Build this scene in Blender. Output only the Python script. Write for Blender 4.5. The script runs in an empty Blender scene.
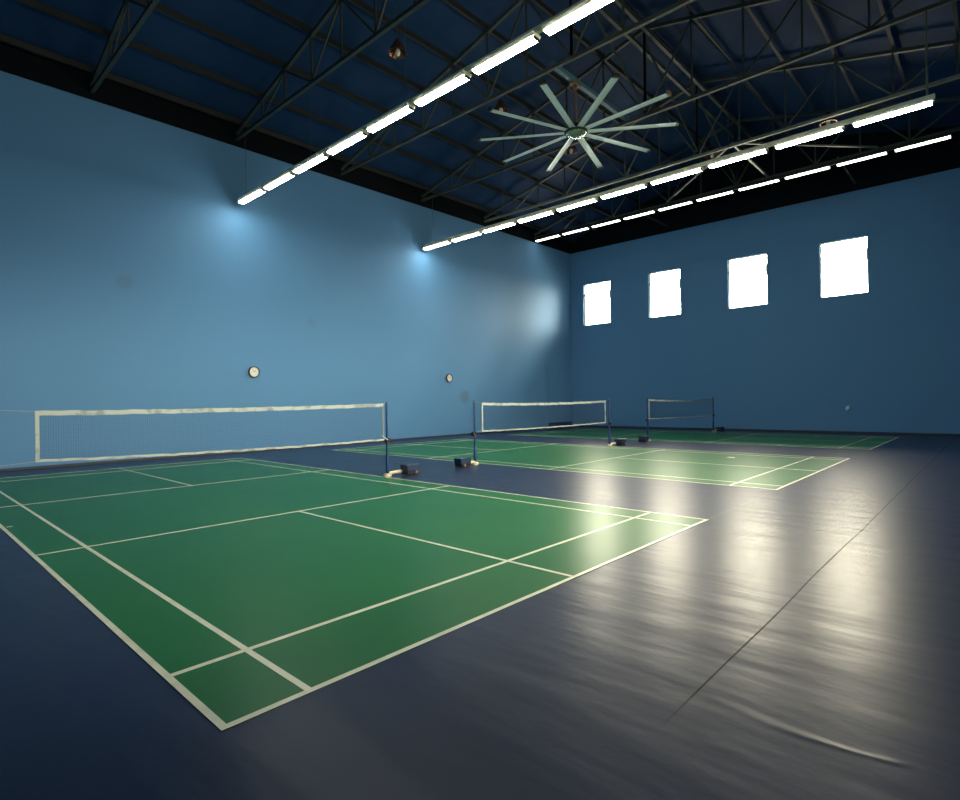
import bpy, bmesh, math, random
from mathutils import Vector, Matrix, Euler
random.seed(7)
PI = math.pi
SC = bpy.context.scene
COL = SC.collection

# ------------------------------------------------------------------ sizes of the hall (metres)
YL, YR = 15.15, -5.15          # long walls
XF, XB = 25.95, -4.0           # window wall, wall behind the camera
HP = 9.8                       # top of the blue paint
RY = 5.0                       # ridge line
def chord_z(y):                # centre of the upper truss chord
    return 10.2 + .24 * ((YL - y) if y >= RY else (y - YR))
BOT = 10.03                    # centre of the lower truss chord
TRX = [-.9, 3.0, 6.9, 10.8, 14.75, 18.7, 22.6]

# ------------------------------------------------------------------ materials
def mat(name, col, rough=.5, metal=0., spec=.5, coat=0., coat_rough=.1):
    m = bpy.data.materials.new(name); m.use_nodes = True
    b = m.node_tree.nodes['Principled BSDF']
    b.inputs['Base Color'].default_value = (*col, 1)
    b.inputs['Roughness'].default_value = rough
    b.inputs['Metallic'].default_value = metal
    b.inputs['Specular IOR Level'].default_value = spec
    b.inputs['Coat Weight'].default_value = coat
    b.inputs['Coat Roughness'].default_value = coat_rough
    return m
class G:                                    # tiny node helper
    def __init__(s, m): s.t = m.node_tree; s.n = s.t.nodes; s.l = s.t.links; s.b = s.n['Principled BSDF']
    def add(s, typ, **k):
        n = s.n.new(typ)
        for a, v in k.items(): setattr(n, a, v)
        return n
    def plug(s, n, i, v):
        if v is None: return
        if isinstance(v, bpy.types.NodeSocket): s.l.new(v, n.inputs[i])
        else: n.inputs[i].default_value = v
    def math(s, op, a, b=None, c=None, clamp=False):
        n = s.add('ShaderNodeMath', operation=op, use_clamp=clamp)
        s.plug(n, 0, a); s.plug(n, 1, b); s.plug(n, 2, c); return n.outputs[0]
    def pos(s):
        return s.add('ShaderNodeTexCoord').outputs['Object']
    def xyz(s, v):
        n = s.add('ShaderNodeSeparateXYZ'); s.l.new(v, n.inputs[0]); return n.outputs
    def noise(s, v, scale, detail=2., rough=.5, stretch=None):
        if stretch:
            mp = s.add('ShaderNodeMapping'); s.l.new(v, mp.inputs[0]); mp.inputs['Scale'].default_value = stretch; v = mp.outputs[0]
        n = s.add('ShaderNodeTexNoise'); s.l.new(v, n.inputs['Vector'])
        n.inputs['Scale'].default_value = scale; n.inputs['Detail'].default_value = detail; n.inputs['Roughness'].default_value = rough
        return n.outputs[0]
    def mix(s, f, a, b):
        n = s.add('ShaderNodeMix', data_type='RGBA'); s.plug(n, 0, f); s.plug(n, 6, a); s.plug(n, 7, b); return n.outputs[2]
    def ramp(s, v, lo, hi, a=0., b=1.):
        n = s.add('ShaderNodeMapRange', interpolation_type='SMOOTHSTEP'); s.plug(n, 0, v); s.plug(n, 1, lo); s.plug(n, 2, hi); s.plug(n, 3, a); s.plug(n, 4, b); return n.outputs[0]
    def bump(s, h, strength, dist, prev=None):
        n = s.add('ShaderNodeBump'); s.plug(n, 'Height', h); n.inputs['Strength'].default_value = strength; n.inputs['Distance'].default_value = dist
        if prev is not None: s.l.new(prev, n.inputs['Normal'])
        return n.outputs[0]

def wall_material(name, col, spots=(), spec=.2):
    m = mat(name, col, .5, spec=spec)
    g = G(m); p = g.pos()
    n1 = g.noise(p, .35, 3); n2 = g.noise(p, 2.2, 4)
    c = g.mix(g.math('MULTIPLY', n1, .35), (*col, 1), (col[0]*.86, col[1]*.9, col[2]*.95, 1))
    X, Y, Z = g.xyz(p)
    for (sx, sz, r, a) in spots:            # grey scuffs on the paint
        d = g.math('SQRT', g.math('ADD', g.math('POWER', g.math('SUBTRACT', X, sx), 2.), g.math('POWER', g.math('SUBTRACT', Z, sz), 2.)))
        c = g.mix(g.ramp(d, r*.35, r, a, 0.), c, (.09, .14, .17, 1))
    g.l.new(c, g.b.inputs['Base Color'])
    g.plug(g.b, 'Roughness', g.math('MULTIPLY_ADD', n2, .08, .60))
    g.l.new(g.bump(g.noise(p, 1.1, 3), .25, .03, None), g.b.inputs['Normal'])
    return m
WALL = (.094, .240, .445)
M_wall = wall_material('blue wall paint', WALL, ((17.2, 1.72, .42, .55), (3.7, 5.0, .3, .3), (9.5, 4.4, .25, .2)))
M_wall2 = wall_material('blue wall paint on window side', WALL, (), .22)
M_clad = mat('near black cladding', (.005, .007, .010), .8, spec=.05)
M_base = mat('dark navy skirting', (.02, .03, .05), .6)

def floor_material():
    base = (.016, .028, .070)
    m = mat('navy vinyl sports flooring', base, .34, spec=.065)
    g = G(m); p = g.pos(); X, Y, Z = g.xyz(p)
    c = g.mix(g.ramp(g.noise(p, .5, 3), .35, .7), (*base, 1), (base[0]*1.15, base[1]*1.15, base[2]*1.0, 1))
    # seam between two rolls and a fainter one in line with the back lines
    wob = g.math('MULTIPLY_ADD', g.noise(p, .4, 1), .05, -.025)
    s1 = g.math('ABSOLUTE', g.math('ADD', g.math('ADD', Y, 1.54), wob))
    m1 = g.math('MULTIPLY', g.ramp(s1, .003, .008, 1., 0.), g.ramp(X, 1.3, 1.9))
    s2 = g.math('ABSOLUTE', g.math('SUBTRACT', Y, .02))
    m2 = g.math('MULTIPLY', g.ramp(s2, .006, .014, 1., 0.), g.ramp(X, 6.1, 6.12))
    c = g.mix(m1, c, (.008, .010, .014, 1)); c = g.mix(g.math('MULTIPLY', m2, .5), c, (.12, .13, .14, 1))
    g.l.new(c, g.b.inputs['Base Color'])
    # patchy sheen
    r = g.math('MULTIPLY_ADD', g.noise(p, 3.5, 5, .6, (1, 2.2, 1)), .06, .280)
    g.l.new(g.math('ADD', r, g.math('MULTIPLY', m1, .3)), g.b.inputs['Roughness'])
    # embossed grain, slow waves of the loosely laid vinyl, and one long fold near the camera
    n = g.bump(g.noise(p, 14., 3, .5, (1.6, .7, 1)), .25, .003)
    n = g.bump(g.noise(p, 42., 2, .5, (1.3, .8, 1)), .18, .0015, n)
    n = g.bump(g.noise(p, 1.5, 2, .5, (2.2, .5, 1)), .40, .024, n)
    q = g.math('ADD', Y, 2.05)
    cx = g.math('MULTIPLY_ADD', g.math('MULTIPLY', q, q), .33, 1.775)
    cx = g.math('MINIMUM', cx, g.math('MULTIPLY_ADD', Y, .08, 2.03))
    wd = g.ramp(Y, -2.3, -1.2, .022, .10)
    d = g.math('DIVIDE', g.math('SUBTRACT', X, cx), wd)
    bell = g.math('EXPONENT', g.math('MULTIPLY', g.math('MULTIPLY', d, d), -1.))
    fade = g.math('MULTIPLY', g.ramp(Y, -2.47, -2.38), g.ramp(Y, -2.2, -.4, 1., .3))
    h = g.math('MULTIPLY', bell, fade)
    n = g.bump(h, .5, .005, n)
    g.l.new(n, g.b.inputs['Normal'])
    return m
M_floor = floor_material()

def court_material():
    base = (.014, .120, .042)
    m = mat('green court vinyl', base, .3, spec=.07)
    g = G(m); p = g.pos()
    c = g.mix(g.ramp(g.noise(p, .6, 3), .35, .7), (*base, 1), (base[0]*1.25, base[1]*1.08, base[2]*.95, 1))
    g.l.new(c, g.b.inputs['Base Color'])
    g.l.new(g.math('MULTIPLY_ADD', g.noise(p, 1.5, 2), .03, .31), g.b.inputs['Roughness'])
    n = g.bump(g.noise(p, 9., 2, .5, (1.6, .7, 1)), .10, .002)
    g.l.new(g.bump(g.noise(p, .8, 1), .15, .01, n), g.b.inputs['Normal'])
    return m
M_court = court_material()
M_line = mat('off white court paint', (.62, .63, .50), .35)
g = G(M_line); p = g.pos()
g.l.new(g.mix(g.ramp(g.noise(p, 6., 4), .4, .75), (.62, .63, .50, 1), (.50, .52, .40, 1)), g.b.inputs['Base Color'])

def roof_material():
    m = mat('dark blue roof sheet', (.022, .060, .165), .6, spec=.08)
    g = G(m); p = g.pos(); X, Y, Z = g.xyz(p)
    w = g.math('POWER', g.math('ABSOLUTE', g.math('SINE', g.math('MULTIPLY', X, PI/.33))), 8.)
    n = g.bump(w, .12, .012)
    g.l.new(g.bump(g.noise(p, 1.0, 3, .5, (.5, 2, 1)), .4, .04, n), g.b.inputs['Normal'])
    g.l.new(g.mix(g.noise(p, .4, 3), (.013, .040, .105, 1), (.018, .050, .125, 1)), g.b.inputs['Base Color'])
    return m
M_roof = roof_material()
M_steel = mat('grey green painted steel', (.075, .09, .075), .5, spec=.4)
g = G(M_steel); p = g.pos()
g.l.new(g.mix(g.ramp(g.noise(p, 1.2, 4), .4, .7), (.048, .058, .050, 1), (.032, .040, .036, 1)), g.b.inputs['Base Color'])
M_purlin = mat('dull olive steel purlin', (.016, .018, .014), .6)
M_bright = mat('galvanised conduit', (.16, .17, .14), .45, metal=.2)
M_rail = mat('beige enamel light trunking', (.74, .72, .56), .45)
M_black = mat('black plastic', (.012, .012, .013), .45)
M_post = mat('blue enamel post', (.004, .032, .115), .4, spec=.3)
M_box = mat('dark blue weight box', (.006, .024, .065), .5)
M_cream = mat('cream painted steel', (.55, .50, .34), .4)
M_wheel = mat('brown rubber wheel', (.06, .035, .03), .6)
M_tape = mat('white net tape', (.62, .66, .62), .7)
g = G(M_tape); p = g.pos()
g.l.new(g.mix(g.ramp(g.noise(p, 5., 3), .45, .65), (.37, .42, .40, 1), (.22, .26, .26, 1)), g.b.inputs['Base Color'])
M_tape2 = mat('grey net tape', (.16, .20, .21), .7)
M_net = mat('dark net thread', (.02, .022, .035), .8)
M_cord = mat('pale net cord', (.30, .33, .33), .7)
M_blade = mat('pale green aluminium blade', (.46, .60, .56), .35, metal=.1)
M_hub = mat('brushed aluminium', (.55, .55, .48), .25, metal=.9)
M_copper = mat('copper brown lamp dome', (.20, .085, .035), .22, metal=.7)
M_glass = mat('pale lamp glass', (.75, .72, .65), .08, spec=.8)
M_face = mat('clock face white', (.72, .72, .66), .4)
M_frame = mat('white window frame', (.6, .58, .5), .45)
M_fit = mat('pale plastic fitting', (.55, .68, .80), .4)
M_brown = mat('brown mounting steel', (.14, .09, .045), .45)

def emit(name, col, s):
    m = bpy.data.materials.new(name); m.use_nodes = True; t = m.node_tree; t.nodes.clear()
    e = t.nodes.new('ShaderNodeEmission'); e.inputs[0].default_value = (*col, 1); e.inputs[1].default_value = s
    o = t.nodes.new('ShaderNodeOutputMaterial'); t.links.new(e.outputs[0], o.inputs[0]); return m
TUBE = (1., 1., .86)
M_tube = emit('lit tube diffuser', TUBE, 54.)
M_tube3 = emit('lit tube diffuser high row', TUBE, 9.)
# window pane: clear glass that lets daylight pass straight through
M_pane = bpy.data.materials.new('window glass'); M_pane.use_nodes = True
t = M_pane.node_tree; t.nodes.clear()
tr = t.nodes.new('ShaderNodeBsdfTransparent'); gl = t.nodes.new('ShaderNodeBsdfGlossy'); gl.inputs['Roughness'].default_value = .05
fr = t.nodes.new('ShaderNodeFresnel'); fr.inputs[0].default_value = 1.45
mx = t.nodes.new('ShaderNodeMixShader'); o = t.nodes.new('ShaderNodeOutputMaterial')
t.links.new(fr.outputs[0], mx.inputs[0]); t.links.new(tr.outputs[0], mx.inputs[1]); t.links.new(gl.outputs[0], mx.inputs[2]); t.links.new(mx.outputs[0], o.inputs[0])

# ------------------------------------------------------------------ mesh building
class MB:
    def __init__(s): s.bm = bmesh.new()
    def box(s, x0, x1, y0, y1, z0, z1):
        vs = [s.bm.verts.new((x, y, z)) for x in (x0, x1) for y in (y0, y1) for z in (z0, z1)]
        for f in ((0,1,3,2),(4,6,7,5),(0,4,5,1),(2,3,7,6),(0,2,6,4),(1,5,7,3)): s.bm.faces.new([vs[i] for i in f])
        return s
    def frame(s, a, b, up=Vector((0,0,1))):
        d = (b-a).normalized()
        if abs(d.dot(up)) > .99: up = Vector((0,1,0))
        x = d.cross(up).normalized(); y = x.cross(d).normalized(); return d, x, y
    def bar(s, a, b, w, h=None, off=0.):        # rectangular bar from a to b
        a, b = Vector(a), Vector(b); h = h or w; d, x, y = s.frame(a, b)
        vs = [[s.bm.verts.new(p + x*sx*w/2 + y*(sy*h/2+off)) for sx, sy in ((-1,-1),(1,-1),(1,1),(-1,1))] for p in (a, b)]
        for i in range(4): s.bm.faces.new((vs[0][i], vs[0][(i+1)%4], vs[1][(i+1)%4], vs[1][i]))
        s.bm.faces.new(vs[0][::-1]); s.bm.faces.new(vs[1]); return s
    def tube(s, a, b, r, r2=None, n=12):
        a, b = Vector(a), Vector(b); r2 = r if r2 is None else r2; d, x, y = s.frame(a, b)
        vs = [[s.bm.verts.new(p + (x*math.cos(2*PI*i/n) + y*math.sin(2*PI*i/n))*q) for i in range(n)] for p, q in ((a, r), (b, r2))]
        for i in range(n): s.bm.faces.new((vs[0][i], vs[0][(i+1)%n], vs[1][(i+1)%n], vs[1][i]))
        s.bm.faces.new(vs[0][::-1]); s.bm.faces.new(vs[1]); return s
    def lathe(s, prof, n=24, c=(0,0,0), rot=None, closed=False):   # prof: (r, z)
        c = Vector(c); rings = []
        for r, z in prof:
            ring = []
            for i in range(n):
                v = Vector((r*math.cos(2*PI*i/n), r*math.sin(2*PI*i/n), z))
                if rot: v = rot @ v
                ring.append(s.bm.verts.new(c+v))
            rings.append(ring)
        for k in range(len(rings)-1):
            for i in range(n): s.bm.faces.new((rings[k][i], rings[k][(i+1)%n], rings[k+1][(i+1)%n], rings[k+1][i]))
        s.bm.faces.new(rings[0][::-1]); s.bm.faces.new(rings[-1])
        return s
    def prism(s, poly, a, b):                    # polygon (list of fn(t)->pt) : poly pts at a and b
        va = [s.bm.verts.new(Vector(a)+Vector(p)) for p in poly]; vb = [s.bm.verts.new(Vector(b)+Vector(p)) for p in poly]
        n = len(poly)
        for i in range(n): s.bm.faces.new((va[i], va[(i+1)%n], vb[(i+1)%n], vb[i]))
        s.bm.faces.new(va[::-1]); s.bm.faces.new(vb); return s
    def build(s, name, m, parent=None, bevel=0., seg=2, smooth=False):
        bmesh.ops.recalc_face_normals(s.bm, faces=s.bm.faces)
        me = bpy.data.meshes.new(name); s.bm.to_mesh(me); s.bm.free()
        o = bpy.data.objects.new(name, me); COL.objects.link(o); me.materials.append(m)
        if smooth:
            for f in me.polygons: f.use_smooth = True
            md = o.modifiers.new('split', 'EDGE_SPLIT'); md.split_angle = math.radians(40)
        if bevel:
            md = o.modifiers.new('bevel', 'BEVEL'); md.width = bevel; md.segments = seg; md.limit_method = 'ANGLE'
        if parent: o.parent = parent
        return o
def tag(o, label, cat, group=None, kind=None):
    o['label'] = label; o['category'] = cat
    if group: o['group'] = group
    if kind: o['kind'] = kind
    return o
def thing(name, label, cat, loc=(0,0,0), rz=0., group=None):
    o = bpy.data.objects.new(name, None); COL.objects.link(o); o.empty_display_size = .1
    o.location = loc; o.rotation_euler = (0, 0, rz); return tag(o, label, cat, group)
def struct(name, mb, m, parent=None, **k):
    o = mb.build(name, m, parent, **k)
    if parent is None: o['kind'] = 'structure'
    return o
def dup(root, loc, rz=None, label=None, group=None):
    r = root.copy(); COL.objects.link(r); r.location = loc
    if rz is not None: r.rotation_euler = (0, 0, rz)
    if label: r['label'] = label
    if group: r['group'] = group
    for ch in list(root.children):
        c = ch.copy(); COL.objects.link(c); c.parent = r
        for gg in list(ch.children):
            d = gg.copy(); COL.objects.link(d); d.parent = c
    return r

# ------------------------------------------------------------------ the shell
struct('floor', MB().box(XB-.3, XF+.3, YR-.3, YL+.3, -.25, 0), M_floor)
struct('wall_left', MB().box(XB-.3, XF+.3, YL, YL+.3, 0, HP), M_wall)
struct('wall_back', MB().box(XB-.3, XB, YR, YL, 0, HP), M_wall)
WIN = [(12.66, 14.33), (8.79, 10.435), (4.84, 6.52), (1.11, 2.78)]     # y range of each window
WZ = (5.65, 7.93)
mb = MB()
ys = [YR] + [v for w in WIN[::-1] for v in w] + [YL]
for i in range(0, len(ys), 2): mb.box(XF, XF+.3, ys[i], ys[i+1], 0, HP)
for a, b in WIN:
    mb.box(XF, XF+.3, a, b, 0, WZ[0]); mb.box(XF, XF+.3, a, b, WZ[1], HP)
bmesh.ops.remove_doubles(mb.bm, verts=mb.bm.verts, dist=1e-4)
struct('wall_far', mb, M_wall2)
# long wall behind the camera's right shoulder, with unseen openings added to brighten the left wall
ADDED_SIDE = [(2.4, 4.6), (6.0, 8.2), (9.6, 11.8)]; SZ = (3.0, 5.8)
mb = MB(); xs = [XB-.3] + [v for w in ADDED_SIDE for v in w] + [XF+.3]
for i in range(0, len(xs), 2): mb.box(xs[i], xs[i+1], YR-.3, YR, 0, HP)
for a, b in ADDED_SIDE: mb.box(a, b, YR-.3, YR, 0, SZ[0]); mb.box(a, b, YR-.3, YR, SZ[1], HP)
bmesh.ops.remove_doubles(mb.bm, verts=mb.bm.verts, dist=1e-4)
struct('wall_right', mb, M_wall)
# dark cladding above the paint
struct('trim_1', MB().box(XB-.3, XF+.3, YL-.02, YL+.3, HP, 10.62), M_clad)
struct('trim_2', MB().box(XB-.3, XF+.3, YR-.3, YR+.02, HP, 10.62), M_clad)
def gable(x0, x1):
    m_ = MB(); ztop = chord_z(RY)+.42
    pts = [(YR-.3, HP), (YL+.3, HP), (YL+.3, 10.55), (RY, ztop), (YR-.3, 10.55)]
    m_.prism([(0, y, z) for y, z in pts], (x0, 0, 0), (x1, 0, 0)); return m_
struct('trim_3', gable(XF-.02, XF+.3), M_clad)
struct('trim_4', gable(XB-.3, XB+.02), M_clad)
struct('baseboard_left', MB().box(XB, XF, YL-.015, YL, 0, .06), M_base)
struct('baseboard_far', MB().box(XF-.015, XF, YR, YL-.015, 0, .08), M_base)
# roof: two pitched sheets
rz0 = 10.2+.30; rzr = chord_z(RY)+.30
mb = MB()
for ya, yb, za, zb in ((YL+.3, RY, rz0-.072, rzr), (RY, YR-.3, rzr, rz0-.072)):
    mb.prism([(0, ya, za), (0, yb, zb), (0, yb, zb+.08), (0, ya, za+.08)], (XB-.3, 0, 0), (XF+.3, 0, 0))
struct('ceiling', mb, M_roof)

for k, (a, b) in enumerate(WIN):
    w = bpy.data.objects.new('window_%d' % (k+1), None); COL.objects.link(w); w['kind'] = 'structure'
    w.location = (XF+.15, (a+b)/2, WZ[0])
    W = (b-a)/2; H = WZ[1]-WZ[0]
    f = MB(); fw = .035
    f.box(-.03, .03, -W, -W+fw, 0, H).box(-.03, .03, W-fw, W, 0, H).box(-.03, .03, -W+fw, W-fw, 0, fw).box(-.03, .03, -W+fw, W-fw, H-fw, H)
    f.build('window_frame', M_frame, w)
    MB().box(-.004, .004, -W+fw, W-fw, fw, H-fw).build('window_pane', M_pane, w)
    MB().box(-.16, -.03, W-.26, W-.02, H-.64, H-.605).build('window_latch', M_brown, w)
    MB().box(-.16, -.12, -W+.01, -W+.05, H-1.0, H-.5).build('window_stay', M_frame, w)

for k, (a, b) in enumerate(ADDED_SIDE):  # frames and panes of the openings added to light the left wall
    w = bpy.data.objects.new('window_%d' % (k+5), None); COL.objects.link(w); w['kind'] = 'structure'
    w.location = ((a+b)/2, YR-.15, SZ[0]); W = (b-a)/2; H = SZ[1]-SZ[0]; f = MB(); fw = .05
    f.box(-W, -W+fw, -.03, .03, 0, H).box(W-fw, W, -.03, .03, 0, H).box(-W+fw, W-fw, -.03, .03, 0, fw).box(-W+fw, W-fw, -.03, .03, H-fw, H).box(-.025, .025, -.03, .03, fw, H-fw)
    f.build('window_frame', M_frame, w)
    MB().box(-W+fw, W-fw, -.004, .004, fw, H-fw).build('window_pane', M_pane, w)

# painted-over double door at the end of the left wall
d = bpy.data.objects.new('door_1', None); COL.objects.link(d); d['kind'] = 'structure'; d.location = (24.68, YL, 0)
MB().box(-1.12, -.01, -.03, .0, .30, 3.2).build('door_leaf', M_wall, d, bevel=.008)
MB().box(.01, 1.12, -.03, .0, .30, 3.2).build('door_leaf', M_wall, d, bevel=.008)
MB().box(-1.2, -1.13, -.05, 0, .06, 3.3).box(1.13, 1.2, -.05, 0, .06, 3.3).box(-1.13, 1.13, -.05, 0, 3.21, 3.3).build('door_frame', M_wall, d)
MB().box(-1.13, 1.13, -.04, 0, .06, .29).build('kick_plate', M_post, d)

# ------------------------------------------------------------------ courts
CX = [0., 9.09, 18.14]; CW, CL, LW = 6.1, 13.4, .04
clab = ['large green badminton court nearest the camera, with cream lines',
        'middle green badminton court lying between the near and the far court',
        'far green badminton court lying along the foot of the window wall']
for k, cx in enumerate(CX):
    t = thing('badminton_court', clab[k], 'court', (cx, 0, 0), group='green badminton courts')
    MB().box(0, CW, 0, CL, 0, .003).build('court_surface', M_court, t)
    l = MB(); z0, z1 = .003, .0045
    for x in (0, .46, CW-.46-LW, CW-LW): l.box(x, x+LW, 0, CL, z0, z1)
    for y in (0, .76, 4.68, CL-4.72, CL-.76-LW, CL-LW): l.box(0, CW, y, y+LW, z0, z1+.0003)
    for a, b in ((0, 4.68), (CL-4.68, CL)): l.box(CW/2-LW/2, CW/2+LW/2, a, b, z0, z1)
    l.box(.06, .12, 6.74, 6.78, z0, z1)
    l.build('line_markings', M_line, t)
    if k:
        s = MB()
        for (mx_, my_) in ([(13.863-cx, 2.368)] if k == 1 else [(18.538-cx, 2.436), (23.301-cx, 2.42)]):
            s.lathe([(.10, .003), (.10, .005)], 16, (mx_, my_, 0)); s.build('painted_reflection', M_line, t); s = MB()  # pale discs painted in place of light reflected off the court

# ------------------------------------------------------------------ posts
def make_post(sy):
    t = thing('net_post', '', 'net post', group='blue net posts')
    MB().lathe([(.024, .1), (.024, 1.50), (.019, 1.52), (.019, 1.545), (.012, 1.555)], 16).build('pole', M_post, t, smooth=True)
    MB().lathe([(.036, .05), (.036, .43), (.026, .46)], 16).build('sleeve', M_post, t, smooth=True)
    MB().box(-.075, .03, -.035, .035, .70, .80).lathe([(.03, -.05), (.03, .05)], 12, (-.07, 0, .75), Euler((PI/2,0,0)).to_matrix()).build('tension_winch', M_black, t, bevel=.006)
    MB().tube((-.07, -.05, .75), (-.07, -.09, .70), .008).build('winch_handle', M_brown, t)
    # base runs towards local -x (outward from the court)
    MB().lathe([(.085, 0), (.09, .02), (.085, .05), (.05, .065)], 20).build('foot_pad', M_cream, t, smooth=True)
    MB().tube((-.02, 0, .06), (-.50, -.02, .075), .035, n=14).lathe([(.05, 0), (.055, .03), (.05, .085), (.02, .10)], 16, (-.50, -.02, .03)).build('base_bar', M_cream, t, smooth=True)
    b = MB(); b.prism([(-.37, 0, .08), (-.69, 0, .08), (-.71, 0, .21), (-.35, 0, .21)], (0, -.02*sy, 0), (0, .22*sy, 0))
    b.build('weight_box', M_box, t, bevel=.012)
    MB().box(-.68, -.38, min(0, .21*sy), max(0, .21*sy), .015, .08).build('weight_tray', M_black, t)
    for yy in (-.03*sy, .22*sy):
        MB().lathe([(.02, -.02), (.05, -.018), (.05, .018), (.02, .02)], 18, (-.60, yy, .052), Euler((PI/2,0,0)).to_matrix()).build('wheel', M_wheel, t, smooth=True)
    MB().tube((-.60, -.05*sy, .052), (-.60, .25*sy, .052), .012).build('axle', M_cream, t)
    return t
NY = 6.7
post0 = make_post(-1); post1 = make_post(1)
posts = [(-.10, 0, 'blue net post standing left of the near court, outside the photo edge'),
         (6.205, PI, 'blue net post at the right end of the near court net, with cream foot'),
         (8.88, 0, 'blue net post at the left end of the middle court net'),
         (15.315, PI, 'blue net post at the right end of the middle court net'),
         (18.05, 0, 'blue net post at the left end of the far court net'),
         (24.39, PI, 'blue net post at the right end of the far net, closest to the window wall')]
for i, (x, r, lab) in enumerate(posts):
    if i == 0: post0.location = (x, NY, 0); post0['label'] = lab
    elif i == 1: post1.location = (x, NY, 0); post1.rotation_euler = (0, 0, r); post1['label'] = lab
    else: dup(post1 if r else post0, (x, NY, 0), r, lab)

# ------------------------------------------------------------------ nets
def make_net(x0, x1, top, bot, label, pl, pr, right_tape):
    # top / bot: height at left, middle, right
    def q(c, x):
        u = (x-x0)/(x1-x0); return c[0]*(1-u)*(1-2*u) + 4*c[1]*u*(1-u) + c[2]*u*(2*u-1)
    t = thing('badminton_net', label, 'net', (x0, NY, 0), group='badminton nets')
    N = 60
    def ribbon(c, h, thick, updown):
        m_ = MB(); prev = None
        for i in range(N+1):
            x = x0+(x1-x0)*i/N; z = q(c, x) + .004*math.sin(i*1.7)+.003*math.sin(i*.6)
            za, zb = (z-h, z) if updown < 0 else (z, z+h)
            r = [m_.bm.verts.new((x-x0, y, zz)) for y, zz in ((-thick, za), (thick, za), (thick, zb), (-thick, zb))]
            if prev:
                for k in range(4): m_.bm.faces.new((prev[k], prev[(k+1)%4], r[(k+1)%4], r[k]))
            else: m_.bm.faces.new(r)
            prev = r
        m_.bm.faces.new(prev[::-1]); return m_
    ribbon(top, .065, .006, -1).build('top_tape', M_tape, t)
    ribbon(bot, .034, .006, 1).build('bottom_tape', M_tape, t)
    for x, m_ in ((x0, M_tape), (x1, M_tape if right_tape else M_tape2)):
        w = .045 if m_ is M_tape else .03
        xx = x-x0 if x == x0 else x-x0-w
        MB().box(xx, xx+w, -.005, .005, q(bot, x)+.005, q(top, x)-.01).build('side_tape', m_, t)
    n = MB(); p = .028; r = .0008
    def thread(a, b):
        a, b = Vector(a), Vector(b); d = (b-a).normalized(); u = Vector((0,1,0)); v = d.cross(u)
        ring = [[n.bm.verts.new(P + u*r*math.cos(k*2*PI/3) + v*r*math.sin(k*2*PI/3)) for k in range(3)] for P in (a, b)]
        for k in range(3): n.bm.faces.new((ring[0][k], ring[0][(k+1)%3], ring[1][(k+1)%3], ring[1][k]))
    x = x0+.03
    while x < x1-.02: thread((x-x0, 0, q(bot, x)), (x-x0, 0, q(top, x)-.01)); x += p
    rows = int(.72/p)
    for j in range(1, rows):
        u = j/rows
        for i in range(12):
            xa = x0+(x1-x0)*i/12; xb = x0+(x1-x0)*(i+1)/12
            thread((xa-x0, 0, q(bot, xa)*(1-u)+q(top, xa)*u), (xb-x0, 0, q(bot, xb)*(1-u)+q(top, xb)*u))
    n.build('net_mesh', M_net, t)
    for a, b in (((x0, NY, q(top, x0)-.01), (pl+.021, NY, 1.53)), ((x1, NY, q(top, x1)-.01), (pr-.021, NY, 1.53)),
                 ((x0, NY, q(bot, x0)+.01), (pl+.034, NY, .80)), ((x1, NY, q(bot, x1)+.01), (pr-.034, NY, .79))):
        A, B = Vector(a)-Vector((x0, NY, 0)), Vector(b)-Vector((x0, NY, 0))
        MB().tube(A, B, .0035, n=6).build('cord', M_cord, t)
    return t
nt = make_net(.36, 6.12, (1.505, 1.495, 1.525), (.82, .755, .755), 'long badminton net across the near court with white tape edges', -.10, 6.205, False)
MB().tube((5.70, -.01, .86), (5.84, -.03, .76), .012, n=8).build('loose_cord', M_tape, nt)
make_net(9.14, 15.08, (1.50, 1.465, 1.50), (.78, .75, .765), 'white bordered badminton net stretched across the middle court', 8.88, 15.315, True)
make_net(18.14, 24.26, (1.51, 1.455, 1.47), (.78, .74, .72), 'small looking badminton net across the far court by the window wall', 18.05, 24.39, False)

# ------------------------------------------------------------------ roof steel
tl = ['steel roof truss above and behind the camera, outside the photo', 'steel roof truss at far left, meeting the left wall near the photo edge',
      'steel roof truss directly above the nearest row of tube lights', 'steel roof truss carrying the left end of the fan beam',
      'steel roof truss above the second row of tube lights', 'steel roof truss with the pale lower chord just above the second light row',
      'steel roof truss the highest row of tube lights is fixed under']
NP_ = 8; PS = (YL-.15-RY)/7.5
YP = [YL-.4-i*1.39 for i in range(8)]           # purlin positions on the left slope
for k, x in enumerate(TRX):
    t = thing('roof_truss', tl[k], 'roof truss', (x, RY, BOT), group='steel roof trusses')
    def L(y, z): return (0, y-RY, z-BOT)
    for s in (1, -1):
        ye = RY + s*(YL-RY-.02)
        MB().bar(L(ye, chord_z(ye)), L(RY, chord_z(RY)), .09, .10).build('top_chord', M_steel, t)
    MB().bar(L(YL-.02, BOT), L(YR+.02, BOT), .09, .09).build('bottom_chord', M_steel if k != 5 else M_bright, t)
    nodes = YP[1:] + [RY]
    for s in (1, -1):
        yy = [RY + s*(y-RY) for y in nodes]
        for i, y in enumerate(yy):
            if s == -1 and i == len(yy)-1: continue
            MB().bar(L(y, BOT+.04), L(y, chord_z(y)-.04), .045, .045).build('web_bar', M_steel, t)
        for i in range(len(yy)-1):
            a, b = yy[i], yy[i+1]
            if i % 2: p0, p1 = L(a, chord_z(a)-.04), L(b, BOT+.04)
            else: p0, p1 = L(a, BOT+.04), L(b, chord_z(b)-.04)
            MB().bar(p0, p1, .045, .045).build('web_bar', M_steel, t)
ordn = ['lowest', 'second', 'third', 'fourth', 'fifth', 'sixth', 'seventh', 'eighth']
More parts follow.
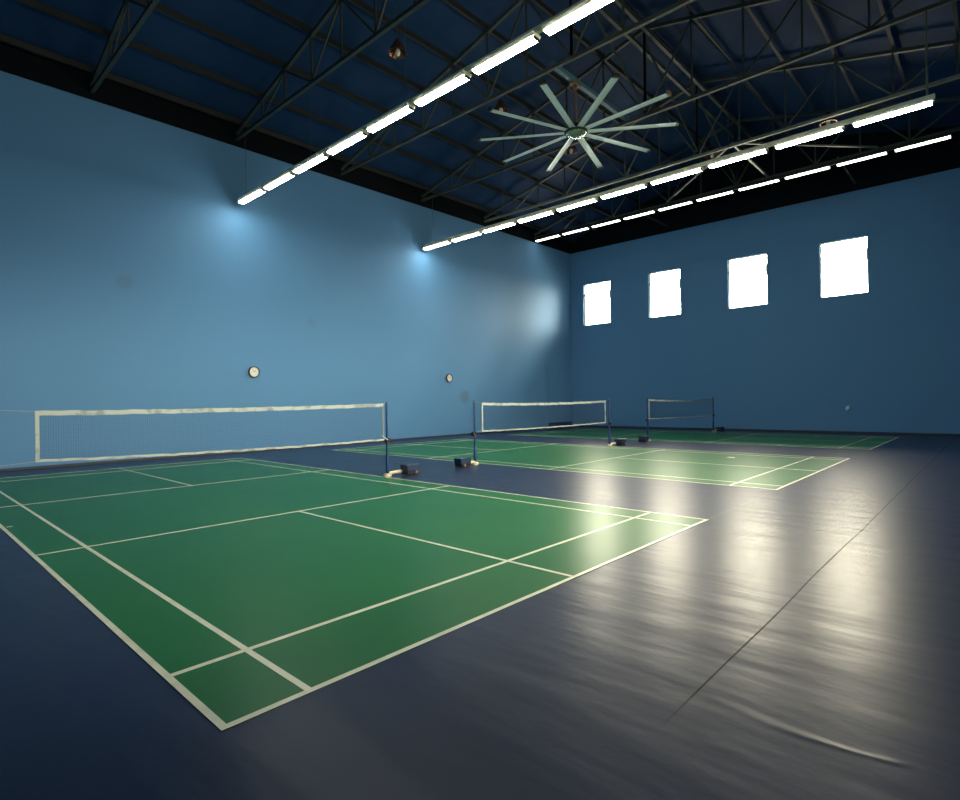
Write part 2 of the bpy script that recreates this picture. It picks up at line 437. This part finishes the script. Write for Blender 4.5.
for s in (1, -1):
    for i, y in enumerate(YP):
        yy = RY + s*(y-RY); zt = chord_z(yy)+.06; h = .15
        m_ = MB(); q = .24*(-s)
        m_.bar((XB+.05, yy, zt+h/2), (XF-.05, yy, zt+h/2), .012, h)
        m_.bar((XB+.05, yy+.035*s, zt+.008), (XF-.05, yy+.035*s, zt+.008), .07, .012)
        side = 'left wall' if s == 1 else 'right wall'
        o = m_.build('roof_purlin', M_purlin)
        tag(o, '%s olive steel purlin under the roof slope, counted up from the %s' % (ordn[i], side), 'purlin', 'steel purlins under the roof')
# struts and braces tying the lower chords together
def strut(name, a, b, w, m_, label, group):
    a = Vector(a); o = MB().bar((0,0,0), Vector(b)-a, w).build(name, m_); o.location = a
    return tag(o, label, 'brace', group)
GB = 'bracing between the trusses'
for i, (a, b, lab) in enumerate([
    ((18.7, 3.81, 10.08), (22.6, 3.81, 10.08), 'pale strut from the pale truss chord towards the window wall'),
    ((18.7, 3.81, 10.12), (22.6, 7.9, 10.12), 'diagonal brace running from the pale truss chord to the left above the highest lights'),
    ((18.7, 3.81, 10.12), (22.6, .3, 10.12), 'diagonal brace running from the pale truss chord to the right above the highest lights'),
    ((22.6, 9.4, 10.12), (25.9, 9.4, 10.12), 'strut meeting the dark gable above the second window from the corner'),
    ((22.6, 1.5, 10.12), (25.9, 1.5, 10.12), 'strut meeting the dark gable above the rightmost window')]):
    strut('roof_brace', a, b, .055 if i else .07, M_steel if i not in (0, 1, 2) else M_bright, lab, GB)
# ridge tie lines along the building
for y, lab in ((RY+.25, 'dark tie beam running under the ridge, on its left side'), (RY-.25, 'dark tie beam running under the ridge, on its right side')):
    strut('ridge_tie', (XB+.05, y, 12.3), (XF-.05, y, 12.3), .10, M_steel, lab, 'ridge tie beams')
for k in range(3, 6):
    x = TRX[k]
    strut('roof_brace', (x, RY, 12.25), (TRX[k+1], RY, 10.2), .05, M_steel,
          ['slanting ridge brace beyond the fan rod', 'slanting ridge brace in the bay beyond the second light row', 'slanting ridge brace in the bay over the high lights'][k-3], GB)

# ------------------------------------------------------------------ ceiling fan
FX, FY, FZ = 11.87, 5.6, 8.77
o = MB().box(-.55, 3.43, -.06, .06, -.06, .06).build('fan_beam', mat('teal painted beam', (.05, .13, .17), .4)); o.location = (11.32, FY, 10.135)
tag(o, 'bluish steel beam resting on two trusses, carrying the big ceiling fan', 'beam')
t = thing('ceiling_fan', 'huge ten-blade ceiling fan hanging from a beam between the light rows', 'ceiling fan', (FX, FY, FZ))
MB().tube((0,0,.12), (0,0,1.30), .028).build('drop_rod', M_brown, t)
MB().box(-.16, .16, -.09, .09, 1.24, 1.30).box(-.05, .05, -.05, .05, 1.16, 1.24).build('mounting_plate', M_brown, t)
MB().lathe([(.10, .20), (.17, .16), (.17, .05), (.10, .03)], 24).build('motor', M_black, t, smooth=True)
MB().lathe([(.30, .03), (.32, .01), (.32, -.03), (.29, -.05)], 32).build('hub_ring', M_black, t, smooth=True)
MB().lathe([(.27, -.05), (.27, -.07), (.20, -.12), (.10, -.14)], 32).build('hub_cover', M_hub, t, smooth=True)
for k in range(10):
    a = math.radians(-163.5+36*k)
    b = MB(); R0, R1 = .24, 2.60
    sec = [(-.085, -.012), (-.04, .012), (.03, .02), (.085, .0), (.03, .006), (-.04, -.004)]
    tilt = math.radians(-9)
    pts = [(0, u*math.cos(tilt)-v*math.sin(tilt), u*math.sin(tilt)+v*math.cos(tilt)-.01) for u, v in sec]
    b.prism(pts, (R0, 0, 0), (R1, 0, 0))
    bl = b.build('blade', M_blade, t); bl.rotation_euler = (0, 0, a)
    tip = MB().box(R1, R1+.06, -.09, .09, -.03, .06).build('blade_tip', M_black if k not in (2,) else M_brown, bl, bevel=.008)

# ------------------------------------------------------------------ tube lights
PITCH = 1.685; LEN = 1.50
def make_light(m_em, housing=True):
    t = thing('tube_light', '', 'tube light')
    hp = [(-.09, 0, .039), (-.125, 0, .095), (-.115, 0, .108), (.115, 0, .108), (.125, 0, .095), (.09, 0, .039)]
    if not housing: hp = [(-.10, 0, .026), (-.10, 0, .045), (-.05, 0, .078), (.05, 0, .078), (.10, 0, .045), (.10, 0, .026), (.09, 0, .039), (-.09, 0, .039)]
    MB().prism(hp, (0, 0, 0), (0, LEN, 0)).build('housing', M_rail if housing else M_black, t)
    d = MB(); sec = []
    sec = [(-.088, 0, .04), (-.088, 0, .018), (-.075, 0, .0), (.075, 0, .0), (.088, 0, .018), (.088, 0, .04)]
    d.prism(sec, (0, .03, 0), (0, LEN-.03, 0))
    d.build('diffuser', m_em, t, bevel=.006, seg=2)
    for y in (0, LEN-.03): MB().box(-.07, .07, y, y+.03, .0, .042).build('end_cap', M_black, t)
    return t
ordf = ['first', 'second', 'third', 'fourth', 'fifth', 'sixth', 'seventh', 'eighth', 'ninth', 'tenth']
rowspec = [(6.85, 14.76, 7.86, 10, M_tube, True, 'nearest light row'), (14.70, 14.93, 7.90, 10, M_tube, True, 'middle light row'),
           (22.55, 15.0, 9.80, 10, M_tube3, False, 'highest light row')]
for r, (x, y0, z, n, me_, hs, nm) in enumerate(rowspec):
    l0 = make_light(me_, hs)
    for k in range(n):
        y = y0 - LEN - k*PITCH
        lab = '%s lit tube light from the left wall in the %s' % (ordf[k], nm)
        if k == 0: l0.location = (x, y, z); l0['label'] = lab; l0['group'] = 'tube lights in the ' + nm
        else: dup(l0, (x, y, z), 0, lab, 'tube lights in the ' + nm)
    if hs:
        ye = y0 - (n-1)*PITCH - LEN
        t = thing('light_rail', ['long beige rail carrying the nearest row of tube lights', 'long beige rail carrying the middle row of tube lights'][r], 'light rail', (x, y0, z), group='hanging light rails')
        MB().box(-.045, .045, ye-y0-.02, .0, .108, .20).build('trunking', M_rail, t)
        for yy in (14.4, 10.6, 6.7, 2.6, -1.62):
            big = yy < 0
            MB().tube((0, yy-y0, .20), (0, yy-y0, BOT-.045-z), .022 if big else .006, n=8).build('hanger_rod', M_bright if big else M_steel, t)
    else:
        t = thing('light_rail', 'thin dark rail fixed under the truss for the highest row of tube lights', 'light rail', (x, y0, z), group='hanging light rails')
        MB().box(-.03, .03, -9*PITCH-LEN, 0, .078, BOT-.045-z).build('trunking', M_black, t)

# ------------------------------------------------------------------ old high bay lamps
def make_lamp():
    t = thing('high_bay_lamp', '', 'lamp', group='unlit high bay lamps')
    MB().lathe([(.05, .16), (.09, .14), (.13, .06), (.21, -.06), (.24, -.15), (.225, -.15), (.10, .04)], 28).build('reflector', M_copper, t, smooth=True)
    MB().lathe([(.04, .22), (.06, .20), (.06, .17), (.05, .15)], 20).build('ballast_housing', M_black, t, smooth=True)
    MB().lathe([(.02, .0), (.05, -.05), (.065, -.13), (.05, -.19), (.015, -.22)], 18).build('bulb', M_glass, t, smooth=True)
    MB().tube((0,0,.21), (0,0,1.0), .008).build('hanger_rod', M_steel, t)
    return t
lm = make_lamp()
for i, (x, y, z, lab) in enumerate([
    (8.0, 8.35, 10.5, 'unlit copper brown high bay lamp at upper left, left of the nearest light row'),
    (12.0, 8.35, 10.5, 'unlit copper brown high bay lamp seen past the left fan blades'),
    (15.85, 8.39, 10.5, 'unlit copper brown high bay lamp seen just below the fan hub'),
    (19.7, 4.87, 10.45, 'unlit high bay lamp left of the pale truss chord, above the middle lights'),
    (19.75, 1.22, 10.4, 'unlit high bay lamp on the pale truss chord at the right')]):
    zr = chord_z(y)+.28-z
    if i == 0: lm.location = (x, y, z); lm['label'] = lab
    else: lo = dup(lm, (x, y, z), 0, lab)
    root = lm if i == 0 else lo
    for ch in root.children:
        if ch.name.startswith('hanger_rod'):
            ch.data = ch.data.copy()
            for v in ch.data.vertices:
                if v.co.z > .5: v.co.z = zr

# ------------------------------------------------------------------ clocks and small fitting
Rc = Euler((PI/2, 0, 0)).to_matrix()
def make_clock():
    t = thing('wall_clock', '', 'clock', group='round wall clocks')
    MB().lathe([(.16, 0), (.185, .02), (.185, .07), (.165, .085), (.155, .07), (.155, .03)], 36, rot=Rc).build('rim', M_black, t, smooth=True)
    MB().lathe([(.156, .028), (.156, .055)], 36, rot=Rc).build('face', M_face, t)
    for ang, ln, w in ((50, .075, .012), (-35, .11, .008)):
        a = math.radians(ang)
        MB().bar((0, -.060, 0), (ln*math.sin(a), -.060, ln*math.cos(a)), .004, w).build('clock_hand', M_black, t)
    mk = MB()
    for i in range(12):
        a = i*PI/6; mk.bar((.125*math.sin(a), -.0565, .125*math.cos(a)), (.142*math.sin(a), -.0565, .142*math.cos(a)), .003, .008)
    mk.build('hour_marks', M_black, t)
    return t
ck = make_clock(); ck.location = (7.36, YL, 2.59); ck['label'] = 'round black rimmed clock on the blue wall above the near court net'
dup(ck, (16.2, YL, 2.565), 0, 'round black rimmed clock on the blue wall between the near and middle nets')
o = MB().lathe([(.075, 0), (.085, .02), (.07, .05), (.03, .065)], 20, rot=Euler((0, -PI/2, 0)).to_matrix()).build('wall_fitting', M_fit, smooth=True)
o.location = (XF, 1.86, 1.03); o.scale = (1, .85, 1.35); o.rotation_euler = (math.radians(25), 0, 0)
tag(o, 'small pale oval fitting low on the blue window wall', 'wall fitting')

# ------------------------------------------------------------------ daylight
w = bpy.data.worlds.new('World'); SC.world = w; w.use_nodes = True
wt = w.node_tree; bg = wt.nodes['Background']; bg.inputs[0].default_value = (1., .91, .68, 1)
tc = wt.nodes.new('ShaderNodeTexCoord'); sp = wt.nodes.new('ShaderNodeSeparateXYZ'); mr = wt.nodes.new('ShaderNodeMapRange')   # bright sky over darker ground
mr.interpolation_type = 'SMOOTHSTEP'; mr.inputs[1].default_value = -.04; mr.inputs[2].default_value = .05; mr.inputs[3].default_value = 15.; mr.inputs[4].default_value = 60.
wt.links.new(tc.outputs['Generated'], sp.inputs[0]); wt.links.new(sp.outputs[2], mr.inputs[0]); wt.links.new(mr.outputs[0], bg.inputs[1])
for k, (a, b) in enumerate(WIN):                # portals in the window openings steer sky sampling
    L_ = bpy.data.lights.new('window_portal', 'AREA'); L_.shape = 'RECTANGLE'; L_.size = WZ[1]-WZ[0]; L_.size_y = b-a; L_.cycles.is_portal = True
    lo = bpy.data.objects.new('window_portal', L_); COL.objects.link(lo); lo.location = (XF+.28, (a+b)/2, sum(WZ)/2); lo.rotation_euler = (0, PI/2, 0)

for a, b in ADDED_SIDE:  # portals for the added side openings
    L_ = bpy.data.lights.new('window_portal', 'AREA'); L_.shape = 'RECTANGLE'; L_.size = b-a; L_.size_y = SZ[1]-SZ[0]; L_.cycles.is_portal = True
    lo = bpy.data.objects.new('window_portal', L_); COL.objects.link(lo); lo.location = ((a+b)/2, YR-.28, sum(SZ)/2); lo.rotation_euler = (PI/2, 0, 0)

# ------------------------------------------------------------------ camera
cam = bpy.data.cameras.new('camera'); co = bpy.data.objects.new('camera', cam); COL.objects.link(co)
cam.sensor_width = 36; cam.sensor_fit = 'HORIZONTAL'; cam.lens = 563.5/960*36; cam.clip_start = .05; cam.clip_end = 200
co.location = (-1.12, -2.746, 1.5618); co.rotation_euler = (1.5713, .0144, -.8241)
SC.camera = co
SC.view_settings.view_transform = 'Standard'; SC.view_settings.look = 'None'; SC.view_settings.gamma = 1; SC.view_settings.use_curve_mapping = False
SC.view_settings.exposure = 0.
